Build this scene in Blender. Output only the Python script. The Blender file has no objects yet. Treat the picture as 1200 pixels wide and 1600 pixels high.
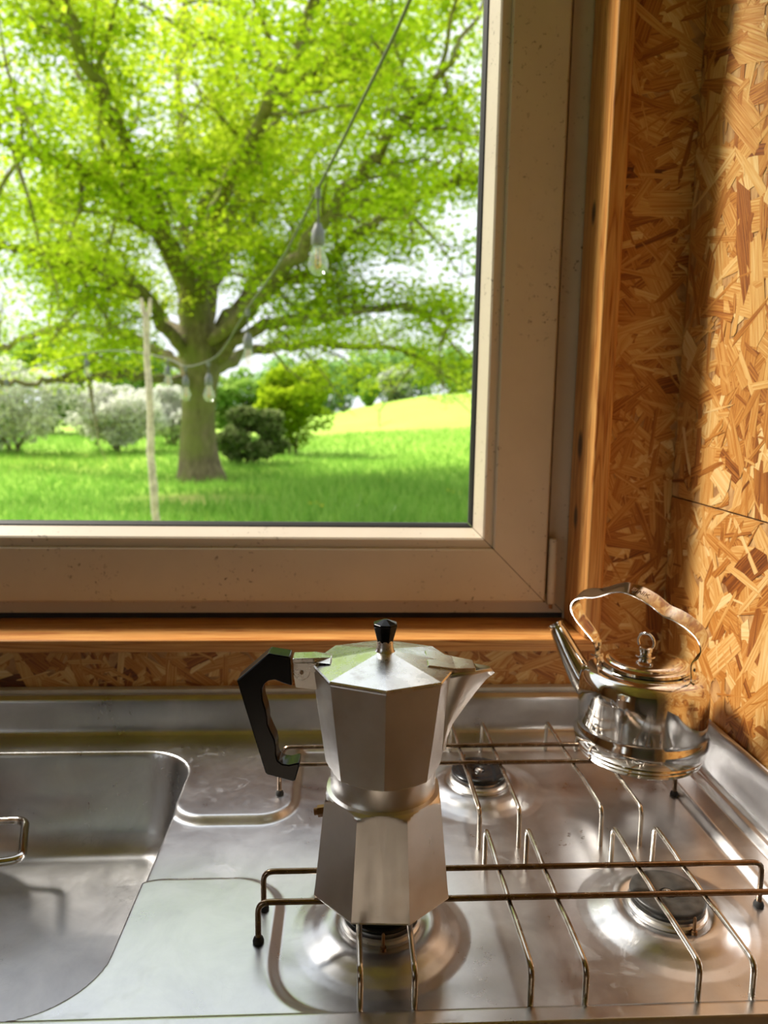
import bpy, bmesh, math, random
import numpy as np
from mathutils import Vector, Matrix

random.seed(7)
rng = np.random.default_rng(11)
scene = bpy.context.scene
C = scene.collection

# ------------------------------------------------------------------ camera
def cam_axes(yaw, pit, rol):
    f = np.array([math.sin(yaw)*math.cos(pit), math.cos(yaw)*math.cos(pit), -math.sin(pit)])
    r = np.array([math.cos(yaw), -math.sin(yaw), 0.0])
    u = np.cross(r, f)
    c, s = math.cos(rol), math.sin(rol)
    return c*r+s*u, -s*r+c*u, f
CAM_Z = 0.392
r_, u_, f_ = cam_axes(math.radians(3.03), math.radians(8.3), math.radians(0.826))
cd = bpy.data.cameras.new('camera')
cam = bpy.data.objects.new('camera', cd); C.objects.link(cam)
M = Matrix(((r_[0], u_[0], -f_[0], 0), (r_[1], u_[1], -f_[1], 0), (r_[2], u_[2], -f_[2], CAM_Z), (0, 0, 0, 1)))
cam.matrix_world = M
cd.sensor_fit = 'VERTICAL'; cd.sensor_height = 36.0; cd.lens = 1150/1600*36.0
cd.clip_start = 0.01; cd.clip_end = 500
cd.dof.use_dof = True; cd.dof.focus_distance = 0.56; cd.dof.aperture_fstop = 7.5
scene.camera = cam

# ------------------------------------------------------------------ world, sun, exposure
w = bpy.data.worlds.new('sky'); scene.world = w; w.use_nodes = True
nt = w.node_tree; nt.nodes.clear()
bg = nt.nodes.new('ShaderNodeBackground'); wo = nt.nodes.new('ShaderNodeOutputWorld')
bg.inputs['Color'].default_value = (0.90, 0.95, 1.0, 1); bg.inputs['Strength'].default_value = 0.62
nt.links.new(bg.outputs[0], wo.inputs[0])
sd = bpy.data.lights.new('sun', 'SUN'); sd.energy = 4.3; sd.angle = math.radians(13); sd.color = (1.0, 0.93, 0.82)
sun = bpy.data.objects.new('sun', sd); C.objects.link(sun)
sun.rotation_euler = Vector((-2.0, 1.0, 2.4)).to_track_quat('Z', 'Y').to_euler()
scene.view_settings.view_transform = 'Standard'; scene.view_settings.look = 'None'
scene.view_settings.gamma = 1.0; scene.view_settings.use_curve_mapping = False
scene.view_settings.exposure = 1.2

# ------------------------------------------------------------------ helpers
def tag(o, label=None, cat=None, group=None, kind=None):
    if label: o['label'] = label
    if cat: o['category'] = cat
    if group: o['group'] = group
    if kind: o['kind'] = kind
    return o
def empty(name, loc=(0, 0, 0), rz=0.0):
    o = bpy.data.objects.new(name, None); C.objects.link(o)
    o.location = loc; o.rotation_euler = (0, 0, rz); o.empty_display_size = 0.05
    return o
def mesh_obj(name, verts, faces, mat, parent=None, smooth=None):
    me = bpy.data.meshes.new(name); me.from_pydata([tuple(v) for v in verts], [], [tuple(f) for f in faces])
    bm = bmesh.new(); bm.from_mesh(me); bmesh.ops.recalc_face_normals(bm, faces=bm.faces[:]); bm.to_mesh(me); bm.free()
    return finish(name, me, mat, parent, smooth)
def finish(name, me, mat, parent=None, smooth=None):
    if mat: me.materials.append(mat)
    if smooth is not None:
        me.polygons.foreach_set('use_smooth', [True]*len(me.polygons))
        if smooth < 180: me.set_sharp_from_angle(angle=math.radians(smooth))
    o = bpy.data.objects.new(name, me); C.objects.link(o)
    if parent: o.parent = parent
    return o
def bevel(o, width, seg=2, ang=30):
    m = o.modifiers.new('bevel', 'BEVEL'); m.width = width; m.segments = seg
    m.limit_method = 'ANGLE'; m.angle_limit = math.radians(ang); m.harden_normals = False
    return o
class MB:
    def __init__(s): s.v = []; s.f = []
    def add(s, v, f):
        n = len(s.v); s.v += [tuple(p) for p in v]; s.f += [tuple(i+n for i in q) for q in f]; return s
    def box(s, a, b):
        x0, y0, z0 = a; x1, y1, z1 = b
        return s.add([(x0,y0,z0),(x1,y0,z0),(x1,y1,z0),(x0,y1,z0),(x0,y0,z1),(x1,y0,z1),(x1,y1,z1),(x0,y1,z1)],
              [(0,3,2,1),(4,5,6,7),(0,1,5,4),(1,2,6,5),(2,3,7,6),(3,0,4,7)])
    def tube(s, pts, rad, n=10, caps=True):
        pts = [Vector(p) for p in pts]; k = len(pts)
        rads = rad if hasattr(rad, '__len__') else [rad]*k
        t0 = (pts[1]-pts[0]).normalized()
        up = Vector((0, 0, 1)) if abs(t0.z) < 0.9 else Vector((1, 0, 0))
        nn = t0.cross(up).normalized(); v = []; f = []
        for i in range(k):
            t = (pts[min(i+1, k-1)]-pts[max(i-1, 0)]).normalized()
            nn = (nn-t*nn.dot(t)).normalized(); b = t.cross(nn)
            for j in range(n):
                a = 2*math.pi*j/n
                v.append(pts[i]+(nn*math.cos(a)+b*math.sin(a))*rads[i])
        for i in range(k-1):
            for j in range(n):
                f.append((i*n+j, i*n+(j+1) % n, (i+1)*n+(j+1) % n, (i+1)*n+j))
        if caps: f.append(tuple(range(n-1, -1, -1))); f.append(tuple((k-1)*n+j for j in range(n)))
        return s.add(v, f)
    def lathe(s, prof, n=48, c=(0, 0, 0)):
        v = []; f = []; k = len(prof)
        for r, z in prof:
            for j in range(n):
                a = 2*math.pi*j/n
                v.append((c[0]+max(r, 1e-5)*math.cos(a), c[1]+max(r, 1e-5)*math.sin(a), c[2]+z))
        for i in range(k-1):
            for j in range(n):
                f.append((i*n+j, i*n+(j+1) % n, (i+1)*n+(j+1) % n, (i+1)*n+j))
        f.append(tuple(range(n-1, -1, -1))); f.append(tuple((k-1)*n+j for j in range(n)))
        return s.add(v, f)
    def prism(s, poly, lo, hi, axis='y'):
        n = len(poly)
        def P(p, h):
            return (p[0], h, p[1]) if axis == 'y' else ((p[0], p[1], h) if axis == 'z' else (h, p[0], p[1]))
        v = [P(p, lo) for p in poly]+[P(p, hi) for p in poly]
        f = [tuple(range(n)), tuple(range(2*n-1, n-1, -1))]+[(i, (i+1) % n, n+(i+1) % n, n+i) for i in range(n)]
        return s.add(v, f)
    def build(s, name, mat, parent=None, smooth=None):
        return mesh_obj(name, s.v, s.f, mat, parent, smooth)
def fillet(pts, r, n=5):
    pts = [Vector(p) for p in pts]; out = [pts[0]]
    for i in range(1, len(pts)-1):
        a = (pts[i-1]-pts[i]); b = (pts[i+1]-pts[i]); d = min(r, a.length*.48, b.length*.48)
        p0 = pts[i]+a.normalized()*d; p2 = pts[i]+b.normalized()*d
        for k in range(n+1):
            t = k/n; out.append(p0*(1-t)**2+pts[i]*2*t*(1-t)+p2*t*t)
    out.append(pts[-1]); return out
def spline(pts, n=8):
    P = [Vector(p) for p in pts]; P = [P[0]*2-P[1]]+P+[P[-1]*2-P[-2]]; out = []
    for i in range(1, len(P)-2):
        for k in range(n):
            t = k/n
            out.append(.5*((2*P[i])+(P[i+1]-P[i-1])*t+(2*P[i-1]-5*P[i]+4*P[i+1]-P[i+2])*t*t+(3*P[i]-P[i-1]-3*P[i+1]+P[i+2])*t**3))
    out.append(P[-2]); return out
def sstep(a, b, x):
    t = np.clip((x-a)/(b-a), 0, 1); return t*t*(3-2*t)

# ------------------------------------------------------------------ materials
def new_mat(name):
    m = bpy.data.materials.new(name); m.use_nodes = True
    return m, m.node_tree, m.node_tree.nodes['Principled BSDF']
def node(nt, typ, **kw):
    n = nt.nodes.new(typ)
    for k, v in kw.items():
        if k in n.inputs: n.inputs[k].default_value = v
        else: setattr(n, k, v)
    return n
def ramp(nt, fac, stops):
    n = nt.nodes.new('ShaderNodeValToRGB'); e = n.color_ramp.elements
    while len(e) < len(stops): e.new(0.5)
    for i, (p, c) in enumerate(stops):
        e[i].position = p; e[i].color = tuple(c)+(1,) if len(c) == 3 else c
    nt.links.new(fac, n.inputs[0]); return n.outputs[0]
def coords(nt, scale=(1, 1, 1), kind='Object', rot=(0, 0, 0)):
    tc = nt.nodes.new('ShaderNodeTexCoord'); mp = nt.nodes.new('ShaderNodeMapping')
    mp.inputs['Scale'].default_value = scale; mp.inputs['Rotation'].default_value = rot
    nt.links.new(tc.outputs[kind], mp.inputs[0]); return mp.outputs[0]
def noise(nt, vec, scale, detail=4, rough=.55, dist=0):
    n = node(nt, 'ShaderNodeTexNoise', Scale=scale, Detail=detail, Roughness=rough, Distortion=dist)
    nt.links.new(vec, n.inputs['Vector']); return n.outputs['Fac']
def bump(nt, h, strength, dist, b):
    n = node(nt, 'ShaderNodeBump', Strength=strength, Distance=dist)
    nt.links.new(h, n.inputs['Height']); nt.links.new(n.outputs[0], b.inputs['Normal'])
def mixc(nt, fac, a, b, blend='MIX'):
    n = nt.nodes.new('ShaderNodeMix'); n.data_type = 'RGBA'; n.blend_type = blend
    for s, v in ((n.inputs[0], fac), (n.inputs[6], a), (n.inputs[7], b)):
        if isinstance(v, bpy.types.NodeSocket): nt.links.new(v, s)
        else: s.default_value = v if not isinstance(v, tuple) else (v if len(v) == 4 else v+(1,))
    return n.outputs[2]
def math_n(nt, op, a, b=0.0):
    n = nt.nodes.new('ShaderNodeMath'); n.operation = op
    for s, v in ((n.inputs[0], a), (n.inputs[1], b)):
        if isinstance(v, bpy.types.NodeSocket): nt.links.new(v, s)
        else: s.default_value = v
    return n.outputs[0]

def metal(name, col, rough, rvar=.08, scale=60, streak=(1, 1, 1), bmp=0.0, stain=None):
    m, nt, b = new_mat(name)
    b.inputs['Metallic'].default_value = 1
    v = coords(nt, streak); n = noise(nt, v, scale, 5, .6)
    rr = nt.nodes.new('ShaderNodeMapRange'); rr.inputs[1].default_value = .3; rr.inputs[2].default_value = .7
    rr.inputs[3].default_value = max(rough-rvar, .02); rr.inputs[4].default_value = rough+rvar
    nt.links.new(n, rr.inputs[0]); nt.links.new(rr.outputs[0], b.inputs['Roughness'])
    n2 = noise(nt, coords(nt), 22, 5, .65)
    c = ramp(nt, n2, [(.3, tuple(x*.88 for x in col)), (.7, col)])
    if stain:
        n3 = noise(nt, coords(nt), stain[1], 3, .6)
        f = ramp(nt, n3, [(stain[2], (0, 0, 0)), (stain[3], (1, 1, 1))])
        c = mixc(nt, f, c, stain[0])
    nt.links.new(c, b.inputs['Base Color'])
    if bmp: bump(nt, n, bmp, .0005, b)
    return m
def plain(name, col, rough=.5, metallic=0, var=.12, scale=40):
    m, nt, b = new_mat(name)
    n = noise(nt, coords(nt), scale, 4)
    c = ramp(nt, n, [(.3, tuple(x*(1-var) for x in col)), (.7, tuple(min(1, x*(1+var)) for x in col))])
    nt.links.new(c, b.inputs['Base Color']); b.inputs['Roughness'].default_value = rough; b.inputs['Metallic'].default_value = metallic
    return m

MT = {}
# counter steel: fine brushed metal with scratches and dull limescale patches
def counter_steel():
    m, nt, b = new_mat('counter_steel'); b.inputs['Metallic'].default_value = 1
    v = coords(nt); sc = noise(nt, coords(nt, (6, 120, 6)), 14, 4, .6)
    cl = noise(nt, v, 16, 6, .65, .6); fine = noise(nt, v, 140, 4, .7)
    r = math_n(nt, 'ADD', math_n(nt, 'MULTIPLY', cl, .20), math_n(nt, 'MULTIPLY', fine, .10))
    st1 = noise(nt, v, 34, 5, .7, 1.2); stf = ramp(nt, st1, [(.56, (0, 0, 0)), (.60, (1, 1, 1)), (.66, (.15, .15, .15))])
    stm = ramp(nt, noise(nt, v, 7, 2), [(.46, (0, 0, 0)), (.6, (1, 1, 1))])
    stain = math_n(nt, 'MULTIPLY', stf, stm)
    r = math_n(nt, 'ADD', r, math_n(nt, 'MULTIPLY', stain, .13))
    r = math_n(nt, 'ADD', r, .16)
    tcz = nt.nodes.new('ShaderNodeTexCoord'); sx = nt.nodes.new('ShaderNodeSeparateXYZ'); nt.links.new(tcz.outputs['Object'], sx.inputs[0])
    deep = math_n(nt, 'LESS_THAN', sx.outputs['Z'], -.085); r = math_n(nt, 'ADD', r, math_n(nt, 'MULTIPLY', deep, .14))
    nt.links.new(r, b.inputs['Roughness'])
    c = ramp(nt, cl, [(.32, (.58, .58, .60)), (.62, (.72, .72, .73))])
    vo = node(nt, 'ShaderNodeTexVoronoi', Scale=80.0); vo.feature = 'DISTANCE_TO_EDGE'
    wv = nt.nodes.new('ShaderNodeVectorMath'); wv.operation = 'ADD'
    nz = node(nt, 'ShaderNodeTexNoise', Scale=30.0, Detail=3.0); nt.links.new(v, nz.inputs['Vector'])
    sv = nt.nodes.new('ShaderNodeVectorMath'); sv.operation = 'SCALE'; sv.inputs['Scale'].default_value = .05
    nt.links.new(nz.outputs['Color'], sv.inputs[0]); nt.links.new(v, wv.inputs[0]); nt.links.new(sv.outputs[0], wv.inputs[1])
    nt.links.new(wv.outputs[0], vo.inputs['Vector'])
    line = ramp(nt, vo.outputs['Distance'], [(.0, (1, 1, 1)), (.022, (0, 0, 0))])
    msk = ramp(nt, noise(nt, v, 9, 2), [(.5, (0, 0, 0)), (.62, (1, 1, 1))])
    f = mixc(nt, 1.0, line, msk, 'MULTIPLY'); f = math_n(nt, 'MULTIPLY', math_n(nt, 'MULTIPLY', f, .5), math_n(nt, 'ADD', math_n(nt, 'MULTIPLY', deep, .8), .2))
    c = mixc(nt, f, c, (.30, .30, .31))
    nt.links.new(c, b.inputs['Base Color'])
    bump(nt, sc, .05, .0004, b)
    b.inputs['Anisotropic'].default_value = .3
    return m
MT['counter'] = counter_steel()
MT['aluminium'] = metal('cast_aluminium', (.88, .86, .84), .33, .06, 90, (1, 1, .25), .03, ((.62, .54, .46), 14, .56, .85))
MT['aluminium_bright'] = metal('polished_aluminium', (.86, .85, .84), .27, .07, 80, (1, 1, 1), .05, ((.58, .54, .52), 60, .56, .74))
MT['wire'] = metal('burnt_chrome_wire', (.62, .57, .50), .22, .08, 200, (1, 1, 1), 0, ((.30, .21, .13), 45, .50, .72))
MT['wire_rust'] = metal('browned_wire', (.36, .26, .19), .24, .06, 200, (1, 1, 1), 0, ((.20, .13, .08), 60, .45, .70))
MT['chrome'] = metal('kettle_steel', (.80, .78, .75), .09, .04, 60)
MT['black_enamel'] = plain('black_enamel', (.012, .012, .013), .16)
MT['worn_enamel'] = plain('worn_enamel', (.05, .047, .043), .38, 0, .4, 120)
MT['bakelite'] = plain('black_bakelite', (.004, .004, .005), .20)
MT['bakelite'].node_tree.nodes['Principled BSDF'].inputs['Specular IOR Level'].default_value = .28
MT['rubber'] = plain('black_rubber', (.02, .02, .02), .7)
MT['brass'] = plain('old_brass', (.28, .15, .07), .4, 1)

def white_paint():
    m, nt, b = new_mat('off_white_paint')
    v = coords(nt); n = noise(nt, v, 7, 5, .6); sp = noise(nt, v, 160, 3, .6); ms = noise(nt, v, 9, 3)
    c = ramp(nt, n, [(.3, (.62, .53, .41)), (.7, (.70, .61, .48))])
    f = math_n(nt, 'MULTIPLY', ramp(nt, sp, [(.62, (0, 0, 0)), (.72, (1, 1, 1))]), ramp(nt, ms, [(.48, (0, 0, 0)), (.66, (1, 1, 1))]))
    c = mixc(nt, f, c, (.16, .10, .05))
    nt.links.new(c, b.inputs['Base Color']); b.inputs['Roughness'].default_value = .42
    bump(nt, n, .1, .002, b); return m
MT['paint'] = white_paint()
MT['seam'] = plain('grimy_joint', (.12, .07, .03), .7)
MT['gasket'] = plain('black_gasket', (.02, .02, .02), .5)

def pine(name, axis, knots):
    m, nt, b = new_mat(name)
    sc = {'x': (.6, 14, 14), 'z': (14, 14, .6)}[axis]
    v = coords(nt, sc); vo = coords(nt)
    n = noise(nt, v, 3.2, 3, .5, .8); n2 = noise(nt, v, 24, 3, .6)
    wv = math_n(nt, 'FRACT', math_n(nt, 'MULTIPLY', n, 9.0))
    c = ramp(nt, wv, [(0, (.56, .215, .042)), (.55, (.74, .40, .13)), (.88, (.31, .072, .009)), (1, (.56, .215, .042))])
    c = mixc(nt, .35, c, ramp(nt, n2, [(.35, (.36, .10, .014)), (.65, (.74, .40, .13))]))
    for (p, s) in knots:
        d = nt.nodes.new('ShaderNodeVectorMath'); d.operation = 'SUBTRACT'; d.inputs[1].default_value = p; nt.links.new(vo, d.inputs[0])
        e = nt.nodes.new('ShaderNodeVectorMath'); e.operation = 'MULTIPLY'; e.inputs[1].default_value = s; nt.links.new(d.outputs[0], e.inputs[0])
        l = nt.nodes.new('ShaderNodeVectorMath'); l.operation = 'LENGTH'; nt.links.new(e.outputs[0], l.inputs[0])
        f = ramp(nt, l.outputs['Value'], [(.55, (1, 1, 1)), (1.0, (0, 0, 0))])
        c = mixc(nt, f, c, (.06, .022, .01))
    nt.links.new(c, b.inputs['Base Color']); b.inputs['Roughness'].default_value = .38
    bump(nt, wv, .05, .0006, b); return m
MT['pine_sill'] = pine('pine_sill', 'x', [])
MT['pine_post'] = pine('pine_post', 'z', [((.29, .905, .345), (90, 90, 45)), ((.29, .908, .255), (110, 110, 55)), ((.29, .90, .62), (120, 120, 60))])

def osb_base():
    m, nt, b = new_mat('osb_core')
    v = coords(nt); n = noise(nt, coords(nt, (9, 30, 9)), 4, 4, .6); n2 = noise(nt, v, 60, 4)
    c = ramp(nt, n, [(.3, (.24, .10, .030)), (.5, (.46, .24, .085)), (.7, (.60, .36, .14))])
    nt.links.new(c, b.inputs['Base Color']); b.inputs['Roughness'].default_value = .6
    bump(nt, n2, .3, .002, b); return m
MT['osb'] = osb_base()
def osb_strand():
    m, nt, b = new_mat('osb_strand')
    at = nt.nodes.new('ShaderNodeAttribute'); at.attribute_name = 'tone'
    uv = nt.nodes.new('ShaderNodeUVMap'); uv.uv_map = 'grain'
    mp = nt.nodes.new('ShaderNodeMapping'); mp.inputs['Scale'].default_value = (14, 520, 1); nt.links.new(uv.outputs[0], mp.inputs[0])
    n = noise(nt, mp.outputs[0], 1.0, 4, .6, .3)
    mp2 = nt.nodes.new('ShaderNodeMapping'); mp2.inputs['Scale'].default_value = (60, 160, 1); nt.links.new(uv.outputs[0], mp2.inputs[0])
    n2 = noise(nt, mp2.outputs[0], 1.0, 3, .6)
    t = math_n(nt, 'ADD', at.outputs['Fac'], math_n(nt, 'MULTIPLY', math_n(nt, 'SUBTRACT', n, .5), 1.15))
    c = ramp(nt, t, [(.0, (.09, .021, .002)), (.22, (.26, .072, .008)), (.46, (.47, .185, .030)), (.72, (.64, .36, .11)), (1, (.76, .55, .26))])
    sp = ramp(nt, n2, [(.70, (0, 0, 0)), (.78, (1, 1, 1))])
    c = mixc(nt, sp, c, (.12, .045, .015))
    nt.links.new(c, b.inputs['Base Color']); b.inputs['Roughness'].default_value = .5
    bump(nt, n, .35, .0012, b); return m
MT['strand'] = osb_strand()

def glass_mat(name, ior=1.45, tint=(1, 1, 1), extra=0.0):
    m = bpy.data.materials.new(name); m.use_nodes = True; nt = m.node_tree; nt.nodes.clear()
    o = nt.nodes.new('ShaderNodeOutputMaterial'); t = nt.nodes.new('ShaderNodeBsdfTransparent'); g = nt.nodes.new('ShaderNodeBsdfGlossy')
    g.inputs['Roughness'].default_value = .02; t.inputs['Color'].default_value = tuple(tint)+(1,)
    lw = nt.nodes.new('ShaderNodeLayerWeight'); lw.inputs['Blend'].default_value = .5
    mx = nt.nodes.new('ShaderNodeMixShader'); f0 = ((ior-1)/(ior+1))**2
    f = math_n(nt, 'ADD', math_n(nt, 'MULTIPLY', math_n(nt, 'POWER', lw.outputs['Facing'], 5.0), 1-f0), f0+extra)
    nt.links.new(f, mx.inputs[0]); nt.links.new(t.outputs[0], mx.inputs[1]); nt.links.new(g.outputs[0], mx.inputs[2]); nt.links.new(mx.outputs[0], o.inputs[0])
    return m
MT['pane'] = glass_mat('window_glass', 1.25)
MT['bulb_glass'] = glass_mat('bulb_glass', 1.45, (.95, .96, .95), .12)

def leafy(name, stops, trans=.45, rough=.5):
    m = bpy.data.materials.new(name); m.use_nodes = True; nt = m.node_tree; nt.nodes.clear()
    o = nt.nodes.new('ShaderNodeOutputMaterial'); at = nt.nodes.new('ShaderNodeAttribute'); at.attribute_name = 'tone'
    c = ramp(nt, at.outputs['Fac'], stops)
    d = nt.nodes.new('ShaderNodeBsdfDiffuse'); t = nt.nodes.new('ShaderNodeBsdfTranslucent'); mx = nt.nodes.new('ShaderNodeMixShader')
    mx.inputs[0].default_value = trans
    nt.links.new(c, d.inputs[0]); nt.links.new(c, t.inputs[0])
    nt.links.new(d.outputs[0], mx.inputs[1]); nt.links.new(t.outputs[0], mx.inputs[2]); nt.links.new(mx.outputs[0], o.inputs[0])
    return m
MT['oak_leaf'] = leafy('oak_leaf', [(0, (.17, .27, .010)), (.4, (.36, .50, .015)), (.75, (.54, .66, .03)), (1, (.66, .74, .08))], .5)
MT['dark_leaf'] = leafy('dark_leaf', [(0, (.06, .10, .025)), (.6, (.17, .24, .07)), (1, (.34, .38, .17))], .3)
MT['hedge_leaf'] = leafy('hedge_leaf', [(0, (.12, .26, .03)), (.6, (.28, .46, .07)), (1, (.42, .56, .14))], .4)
MT['far_leaf'] = leafy('far_leaf', [(0, (.18, .34, .10)), (.6, (.32, .52, .17)), (1, (.46, .62, .26))], .3)
MT['blossom'] = leafy('blossom', [(0, (.10, .20, .05)), (.35, (.22, .32, .12)), (.5, (.55, .58, .46)), (1, (.80, .80, .74))], .3)
MT['grass_blade'] = leafy('grass_blade', [(0, (.16, .35, .05)), (.6, (.27, .48, .08)), (1, (.40, .58, .14))], .4)
MT['buttercup'] = plain('buttercup_petal', (.85, .65, .02), .4)
def bark():
    m, nt, b = new_mat('oak_bark')
    v = coords(nt, (1, 1, .35)); n = noise(nt, v, 9, 6, .65); g = noise(nt, coords(nt), 1.3, 3)
    c = ramp(nt, n, [(.3, (.07, .05, .03)), (.7, (.27, .21, .12))])
    f = ramp(nt, g, [(.42, (0, 0, 0)), (.62, (.75, .75, .75))]); c = mixc(nt, f, c, (.17, .18, .04))
    nt.links.new(c, b.inputs['Base Color']); b.inputs['Roughness'].default_value = .9; bump(nt, n, .8, .05, b); return m
MT['bark'] = bark()
MT['stick'] = plain('grey_stick', (.42, .34, .31), .8, 0, .3, 25)
def ground_mat():
    m, nt, b = new_mat('meadow')
    v = coords(nt); n = noise(nt, v, .22, 5, .6); n2 = noise(nt, v, 3, 4)
    c = ramp(nt, n, [(.3, (.22, .42, .03)), (.55, (.34, .54, .045)), (.75, (.46, .60, .08))])
    c = mixc(nt, .4, c, ramp(nt, n2, [(.3, (.20, .38, .03)), (.7, (.42, .58, .07))]))
    d = nt.nodes.new('ShaderNodeVectorMath'); d.operation = 'DISTANCE'; d.inputs[1].default_value = (-2.6, 13.6, -1.4)
    nt.links.new(v, d.inputs[0])
    f = ramp(nt, math_n(nt, 'MULTIPLY', d.outputs['Value'], .5), [(.25, (.8, .8, .8)), (.8, (0, 0, 0))])
    c = mixc(nt, f, c, (.42, .40, .11))
    e = nt.nodes.new('ShaderNodeVectorMath'); e.operation = 'DISTANCE'; e.inputs[1].default_value = (-8.5, 20.8, -1.3); nt.links.new(v, e.inputs[0])
    fy = math_n(nt, 'MULTIPLY', ramp(nt, math_n(nt, 'MULTIPLY', e.outputs['Value'], .25), [(.3, (.6, .6, .6)), (1, (0, 0, 0))]), noise(nt, v, 2.5, 4))
    c = mixc(nt, fy, c, (.85, .70, .10))
    nt.links.new(c, b.inputs['Base Color']); b.inputs['Roughness'].default_value = .9; bump(nt, n2, .6, .08, b); return m
MT['meadow'] = ground_mat()
MT['rear'] = plain('grey_board', (.20, .18, .17), .6)
MT['floor'] = plain('floor_boards', (.66, .57, .48), .5, 0, .12, 6)
MT['cabinet'] = plain('cabinet_board', (.50, .36, .22), .5)
MT['ceiling'] = plain('ceiling_board', (.55, .36, .17), .6, 0, .2, 12)
MT['strip'] = plain('pale_edging', (.60, .57, .52), .4)
MT['filament'] = plain('amber_filament', (.75, .42, .10), .5)
MT['socket'] = plain('grey_socket', (.10, .105, .11), .55)
MT['cable'] = plain('black_cable', (.05, .05, .045), .6)

# ------------------------------------------------------------------ room shell
XR, YW = 0.3963, 0.87
XL, YB, ZF, ZC = -1.55, -2.0, -0.9, 1.56
def structure(o): o['kind'] = 'structure'; return o

structure(MB().box((XL-.1, YB-.1, ZF-.1), (XR+.1, YW+.15, ZF)).build('floor', MT['floor']))
structure(MB().box((XL-.1, YB-.1, ZC), (XR+.1, YW+.20, ZC+.1)).build('ceiling', MT['ceiling']))
OX0, OX1, OZ0, OZ1 = -0.88, 0.3100, 0.0985, 1.45       # window opening
wb = MB()
wb.box((XL-.1, YW, ZF), (XR+.1, YW+.15, OZ0)).box((XL-.1, YW, OZ1), (XR+.1, YW+.15, ZC))
wb.box((XL-.1, YW, OZ0), (OX0, YW+.15, OZ1)).box((OX1, YW, OZ0), (XR+.1, YW+.15, OZ1))
wall_back = structure(wb.build('wall_back', MT['osb']))
wall_right = structure(MB().box((XR+.004, YB-.1, ZF), (XR+.1, YW, ZC)).build('wall_right', MT['osb']))
# left wall with an unseen window added for fill light, rear wall with solid doors (both outside the picture)
LW = (-1.25, -0.25, 0.15, 1.15)
m_ = MB().box((XL-.1, YB-.1, ZF), (XL, YW, LW[2])).box((XL-.1, YB-.1, LW[3]), (XL, YW, ZC)).box((XL-.1, YB-.1, LW[2]), (XL, LW[0], LW[3])).box((XL-.1, LW[1], LW[2]), (XL, YW, LW[3]))
structure(m_.build('wall_left', MT['osb']))
RD = (-1.05, -0.15, 1.05)
m_ = MB().box((XL, YB-.1, ZF), (RD[0], YB, ZC)).box((RD[1], YB-.1, ZF), (XR, YB, ZC)).box((RD[0], YB-.1, RD[2]), (RD[1], YB, ZC))
structure(m_.build('wall_front', MT['rear']))
wl = structure(empty('fill_window', (XL-.05, (LW[0]+LW[1])/2, LW[2])))
hw = (LW[1]-LW[0])/2; hh = LW[3]-LW[2]
for a, b in (((-.03, -hw, 0), (.03, hw, .06)), ((-.03, -hw, hh-.06), (.03, hw, hh)), ((-.03, -hw, .06), (.03, -hw+.06, hh-.06)), ((-.03, hw-.06, .06), (.03, hw, hh-.06)), ((-.03, -.03, .06), (.03, .03, hh-.06))):
    MB().box(a, b).build('window_frame', MT['paint'], wl)
for s in (-1, 1):
    lo, hi = sorted((s*.03, s*(hw-.06))); MB().box((-.003, lo, .06), (.003, hi, hh-.06)).build('pane', MT['pane'], wl)
dr = structure(empty('door_1', ((RD[0]+RD[1])/2, YB-.05, ZF)))
hw = (RD[1]-RD[0])/2; hh = RD[2]-ZF
for s in (-1, 1):
    x0, x1 = sorted((s*.002, s*hw))
    d = MB()
    d.box((x0, -.02, 0), (x1, .02, 1.15)).box((x0, -.02, hh-.09), (x1, .02, hh)).box((x0, -.02, 1.15), (x0+.08, .02, hh-.09)).box((x1-.08, -.02, 1.15), (x1, .02, hh-.09))
    dl = d.build('door_leaf', MT['rear'], dr)
    bevel(MB().box((x0+.08, -.008, 1.15), (x1-.08, .008, hh-.09)).build('panel', MT['rear'], dl), .002)

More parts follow.
